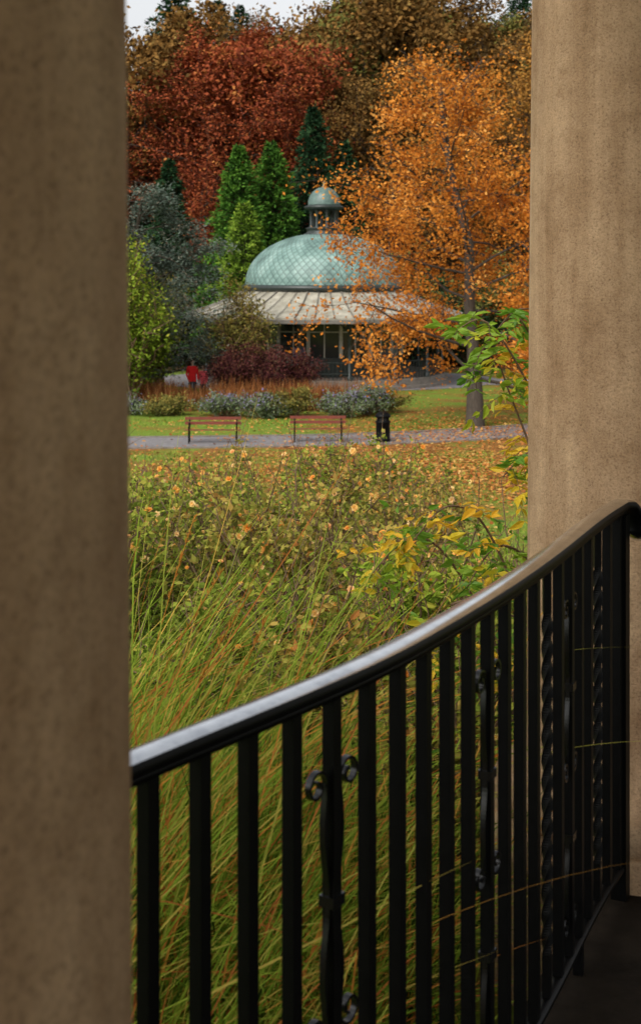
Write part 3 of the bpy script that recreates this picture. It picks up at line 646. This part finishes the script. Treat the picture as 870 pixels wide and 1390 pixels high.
for k in range(nsd):
    a=(k+.5)/nsd*2*np.pi; x,y=5.75*math.cos(a),5.75*math.sin(a)
    lathe(g,[(.13,.45),(.13,.6),(.075,.66),(.07,2.7),(.11,2.76),(.13,2.9),(.07,3.3)],10,(x,y,0))
    x2,y2=5.75*math.cos(a+2*np.pi/nsd),5.75*math.sin(a+2*np.pi/nsd); tube(g,[(x,y,3.12),(x2,y2,3.12)],.06,4); 
    for sgn,(xa,ya,xb,yb) in enumerate(((x,y,x2,y2),(x2,y2,x,y))):
        tt=np.linspace(0,1,6); tube(g,[(xa+(xb-xa)*.3*t,ya+(yb-ya)*.3*t,2.6+.48*math.sin(t*1.57)) for t in tt],.03,4)
    for h in(.75,1.25): tube(g,[(x,y,h),(x2,y2,h)],.025,4)
    for q in range(1,12): 
        s=q/12; tube(g,[(x+(x2-x)*s,y+(y2-y)*s,.46),(x+(x2-x)*s,y+(y2-y)*s,1.25)],.02,4)
g.build('posts_and_railing',[M_dkgreen],pv)
g=Geo()
lathe(g,[(6.2,0),(6.2,.15),(6.0,.15),(6.0,.3),(5.9,.3),(5.9,.45),(0.01,.45)],32,smooth=False); g.build('plinth_steps',[M_kerb],pv)
g=Geo()
for k in range(16):
    a0=(k-.5)/16*2*np.pi; a1=(k+.5)/16*2*np.pi; r=3.8
    A=np.array([r*math.cos(a0),r*math.sin(a0)]);B=np.array([r*math.cos(a1),r*math.sin(a1)]); c=(A+B)/2; wd=np.linalg.norm(B-A); rot=math.atan2(*(B-A)[::-1])
    box(g,(c[0],c[1],.90),(wd,.12,.9),0,rot); box(g,(c[0],c[1],2.2),(wd*.97,.03,1.7),1,rot); box(g,(c[0],c[1],3.65),(wd,.12,1.2),0,rot)
    box(g,(A[0],A[1],2.2),(.16,.16,1.7),2,rot); box(g,(c[0],c[1],2.2),(.06,.08,1.69),2,rot); box(g,(c[0],c[1],2.55),(wd*.9,.06,.06),2,rot)
g.build('glazed_wall',[M_dkgreen,M_glass,M_cream],pv)
g=Geo()
lathe(g,[(.95,7.08),(1.0,7.18),(.85,7.24),(.85,7.40),(.94,7.46),(.80,7.50),(.01,7.5)],32)
for k in range(8):
    a=k/8*2*np.pi+.2; lathe(g,[(.11,7.5),(.08,7.58),(.075,8.2),(.11,8.36)],8,(.64*math.cos(a),.64*math.sin(a),0))
    a2=a+2*np.pi/8; 
    for sgn in (0,1):
        aa,bb=(a,a2) if sgn==0 else (a2,a); tube(g,[(.64*(math.cos(aa)+(math.cos(bb)-math.cos(aa))*.5*t),.64*(math.sin(aa)+(math.sin(bb)-math.sin(aa))*.5*t),8.1+.24*math.sin(t*1.57)) for t in np.linspace(0,1,5)],.035,4)
lathe(g,[(.5,8.34),(.74,8.34),(.95,8.42),(.98,8.52),(.82,8.58),(.76,8.60)],32)
g.build('cupola_lantern',[M_dkgreen],pv)
g=Geo(); lathe(g,superell(.80,8.6,.88,14)[:-1]+[(.06,9.48)],40); lathe(g,[(.06,9.46),(.11,9.54),(.05,9.62),(.02,9.8)],12); g.build('cupola_dome',[M_cupola],pv)

# ------------------------------------------------------------------ street furniture
M_wood=noisemat('bench_timber',[(.3,(.12,.025,.015)),(.7,(.24,.055,.03))],6,.5,.2,stretch=(1,8,8))
def bench(name,x,y,rot):
    e=empty(name,(x,y,.006)); e.rotation_euler=(0,0,rot)
    g=Geo()
    for k in range(4): box(g,(0,-.19+.105*k,.43-.012*k),(1.8,.085,.03))
    g.build('seat',[M_wood],e)
    g=Geo()
    for k in range(2): box(g,(0,.25+.045*k,.60+.145*k),(1.8,.028,.10))
    g.build('backrest',[M_wood],e)
    for n_,xx in enumerate((-.75,.75)):
        g=Geo()
        tube(g,[(xx,-.22,0),(xx,-.19,.2),(xx,-.21,.40)],.026,6); tube(g,[(xx,.26,0),(xx,.20,.22),(xx,.20,.42),(xx,.26,.62),(xx,.335,.80)],.026,6)
        tube(g,[(xx,-.21,.40),(xx,.2,.385)],.02,6); tube(g,[(xx,-.19,.2),(xx,.2,.22)],.016,5)
        tube(g,[(xx,-.21,.40),(xx,-.25,.52),(xx,-.22,.62),(xx,0,.64),(xx,.25,.62)],.02,6)
        g.build('leg_%d'%(n_+1),[M_iron],e)
bench('park_bench',-3.42,45.2,.03); bench('park_bench.001',-.08,45.5,.02)
g=Geo()
lathe(g,[(.20,0),(.24,.02),(.24,.07),(.225,.09),(.225,.58),(.245,.60),(.245,.64),(.225,.66)],28)
for k in range(4):
    a=k*math.pi/2+math.pi/4; box(g,(.205*math.cos(a),.205*math.sin(a),.715),(.06,.05,.13),0,a+math.pi/2)
M_gold=noisemat('gold_trim',[(.3,(.25,.17,.05)),(.7,(.4,.28,.08))],5,.5,0); M_blk=noisemat('dark_inside',[(.3,(.002,.002,.002)),(.7,(.004,.004,.004))],5,.9,0)
lathe(g,[(.20,.66),(.20,.77)],20,mi=1)
lathe(g,[(.225,.775),(.25,.78),(.25,.81),(.23,.86),(.16,.92),(.06,.95),(.001,.955)],28)
box(g,(0,-.229,.36),(.11,.006,.11),2)
g.build('litter_bin',[M_iron,M_blk,M_gold],loc=(2.0,45.55,.012))

# ------------------------------------------------------------------ people
M_skin=noisemat('skin',[(.3,(.42,.25,.18)),(.7,(.5,.31,.23))],5,.6,0)
def cloth(n,c): return noisemat(n,[(.3,tuple(np.array(c)*.8)),(.7,tuple(np.array(c)*1.15))],20,.9,0)
def person(name,loc,H,coat,legs,hair,rot=0,arm=0.):
    e=empty(name,loc); e.rotation_euler=(0,0,rot); s=H/1.75
    J={'pel':(0,0,.95),'bel':(0,0,1.1),'che':(0,0,1.32),'nec':(0,.0,1.5),'hd':(0,-.01,1.58),
       'sl':(-.19,0,1.43),'el':(-.25,.02,1.16),'wl':(-.22,-.12-arm,.95+arm),'hl':(-.21,-.17-arm,.88+arm),
       'sr':(.19,0,1.43),'er':(.25,.02,1.16),'wr':(.24,-.06,.92),'hr':(.24,-.09,.84),
       'pl':(-.09,0,.9),'kl':(-.10,-.02,.5),'al':(-.10,.03,.09),'tl':(-.11,-.12,.04),
       'pr':(.09,0,.9),'kr':(.10,-.05,.5),'ar':(.11,-.02,.09),'tr':(.12,-.17,.04)}
    rad={'pel':.16,'bel':.15,'che':.17,'nec':.06,'hd':.055,'sl':.08,'sr':.08,'el':.055,'er':.055,'wl':.04,'wr':.04,'hl':.035,'hr':.035,'pl':.10,'pr':.10,'kl':.07,'kr':.07,'al':.05,'ar':.05,'tl':.035,'tr':.035}
    E=[('pel','bel'),('bel','che'),('che','nec'),('nec','hd'),('che','sl'),('sl','el'),('el','wl'),('wl','hl'),('che','sr'),('sr','er'),('er','wr'),('wr','hr'),('pel','pl'),('pl','kl'),('kl','al'),('al','tl'),('pel','pr'),('pr','kr'),('kr','ar'),('ar','tr')]
    ks=list(J); me=bpy.data.meshes.new('b'); me.from_pydata([tuple(np.array(J[k])*s) for k in ks],[(ks.index(a),ks.index(b)) for a,b in E],[])
    o=bpy.data.objects.new('tmp',me); link(o); md=o.modifiers.new('s','SKIN'); sv=me.skin_vertices[0].data
    for k,v in zip(ks,sv): v.radius=(rad[k]*s*(1.15 if k in('pel','bel','che') else 1),rad[k]*s*(.8 if k in('pel','bel','che') else 1)); v.use_root=(k=='pel')
    o.modifiers.new('ss','SUBSURF').levels=2
    o.modifiers['ss'].render_levels=2
    dg=bpy.context.evaluated_depsgraph_get(); m2=bpy.data.meshes.new_from_object(o.evaluated_get(dg)); bpy.data.objects.remove(o)
    m2.materials.clear()
    for m_ in(coat,legs,M_skin,M_iron): m2.materials.append(m_)
    for p in m2.polygons:
        z=p.center.z/s; x=abs(p.center.x/s); p.use_smooth=True
        p.material_index=0 if z>.82 else (3 if z<.1 else 1)
        if z>1.5: p.material_index=2
        if arm<.01 and x>.18 and .7<z<.9: p.material_index=2
    b_=bpy.data.objects.new('body',m2); link(b_,e)
    g=Geo(); hz=1.66*s
    n=14; ph=np.linspace(0,np.pi,n); pr=[(max(.001,.078*s*math.sin(a)**.9),-.115*s*math.cos(a)) for a in ph]; lathe(g,pr,18,(0,0,hz)); 
    tube(g,[(0,-.072*s,hz+.01*s),(0,-.098*s,hz-.02*s)],[.010*s,.016*s],6)
    for sx_ in(-1,1): tube(g,[(sx_*.075*s,0,hz-.02*s),(sx_*.085*s,.01,hz+.025*s)],.014*s,6)
    for sx_ in(-1,1): tube(g,[(sx_*.03*s,-.070*s,hz+.015*s),(sx_*.03*s,-.078*s,hz+.015*s)],.010*s,6,1)
    tube(g,[(-.022*s,-.074*s,hz-.05*s),(.022*s,-.074*s,hz-.05*s)],.006*s,5,2)
    g.build('head',[M_skin,M_blk,M_gold],e)
    g=Geo(); pr=[(max(.001,.09*s*math.sin(a)),-.125*s*math.cos(a)) for a in np.linspace(1.25,np.pi,10)]; lathe(g,pr,18,(0,0.016*s,hz+.008*s)); g.build('hair',[hair],e)
C_red=cloth('red_coat',(.78,.015,.015)); C_dk=cloth('dark_cloth',(.03,.03,.04)); C_blue=cloth('navy_coat',(.05,.06,.10)); C_hair=cloth('brown_hair',(.05,.03,.015)); C_grey=cloth('grey_hair',(.35,.33,.3)); C_pink=cloth('pink_coat',(.75,.10,.12))
person('person_in_red_coat',(-5.35,59.4,0),1.68,C_red,C_dk,C_hair,.4)
person('child_in_red_coat',(-4.92,59.7,0),1.42,C_pink,C_dk,C_hair,-.5)
person('person_on_pavilion_steps',(-.95,64.15,.45),1.74,C_blue,C_dk,C_grey,.2,.12)

# ------------------------------------------------------------------ light, sky, camera
w=bpy.data.worlds.new('World'); sc.world=w; w.use_nodes=True; nt=w.node_tree
sun_el=math.radians(44); sun_az=math.radians(218)   # soft light from behind-left of the camera, kept out of the rotunda by its roof
sky=nt.nodes.new('ShaderNodeTexSky'); sky.sky_type='NISHITA'; sky.sun_disc=False; sky.sun_elevation=sun_el; sky.sun_rotation=sun_az; sky.dust_density=4; sky.air_density=1
hs=nt.nodes.new('ShaderNodeHueSaturation'); hs.inputs['Saturation'].default_value=.12; hs.inputs['Value'].default_value=1.5
nt.links.new(sky.outputs[0],hs.inputs['Color']); bg=nt.nodes['Background']; nt.links.new(hs.outputs[0],bg.inputs[0]); bg.inputs[1].default_value=.15
ld=bpy.data.lights.new('sun','SUN'); ld.energy=1.1; ld.angle=math.radians(14); ld.color=(1,.93,.82)
so=bpy.data.objects.new('sun',ld); link(so)
dv=Vector((math.sin(sun_az)*math.cos(sun_el),math.cos(sun_az)*math.cos(sun_el),math.sin(sun_el)))
so.rotation_euler=dv.to_track_quat('Z','Y').to_euler()
cd=bpy.data.cameras.new('camera'); cam=bpy.data.objects.new('camera',cd); link(cam); cam.location=(0,0,EYE); cam.rotation_euler=(math.pi/2,0,0)
cd.sensor_fit='HORIZONTAL'; cd.lens=35; cd.sensor_width=35*870/1930; cd.shift_y=-336/870; cd.clip_start=.05; cd.clip_end=4000
cd.dof.use_dof=True; cd.dof.focus_distance=6; cd.dof.aperture_fstop=5.0
sc.camera=cam
sc.view_settings.view_transform='Standard'; sc.view_settings.look='None'; sc.view_settings.exposure=0
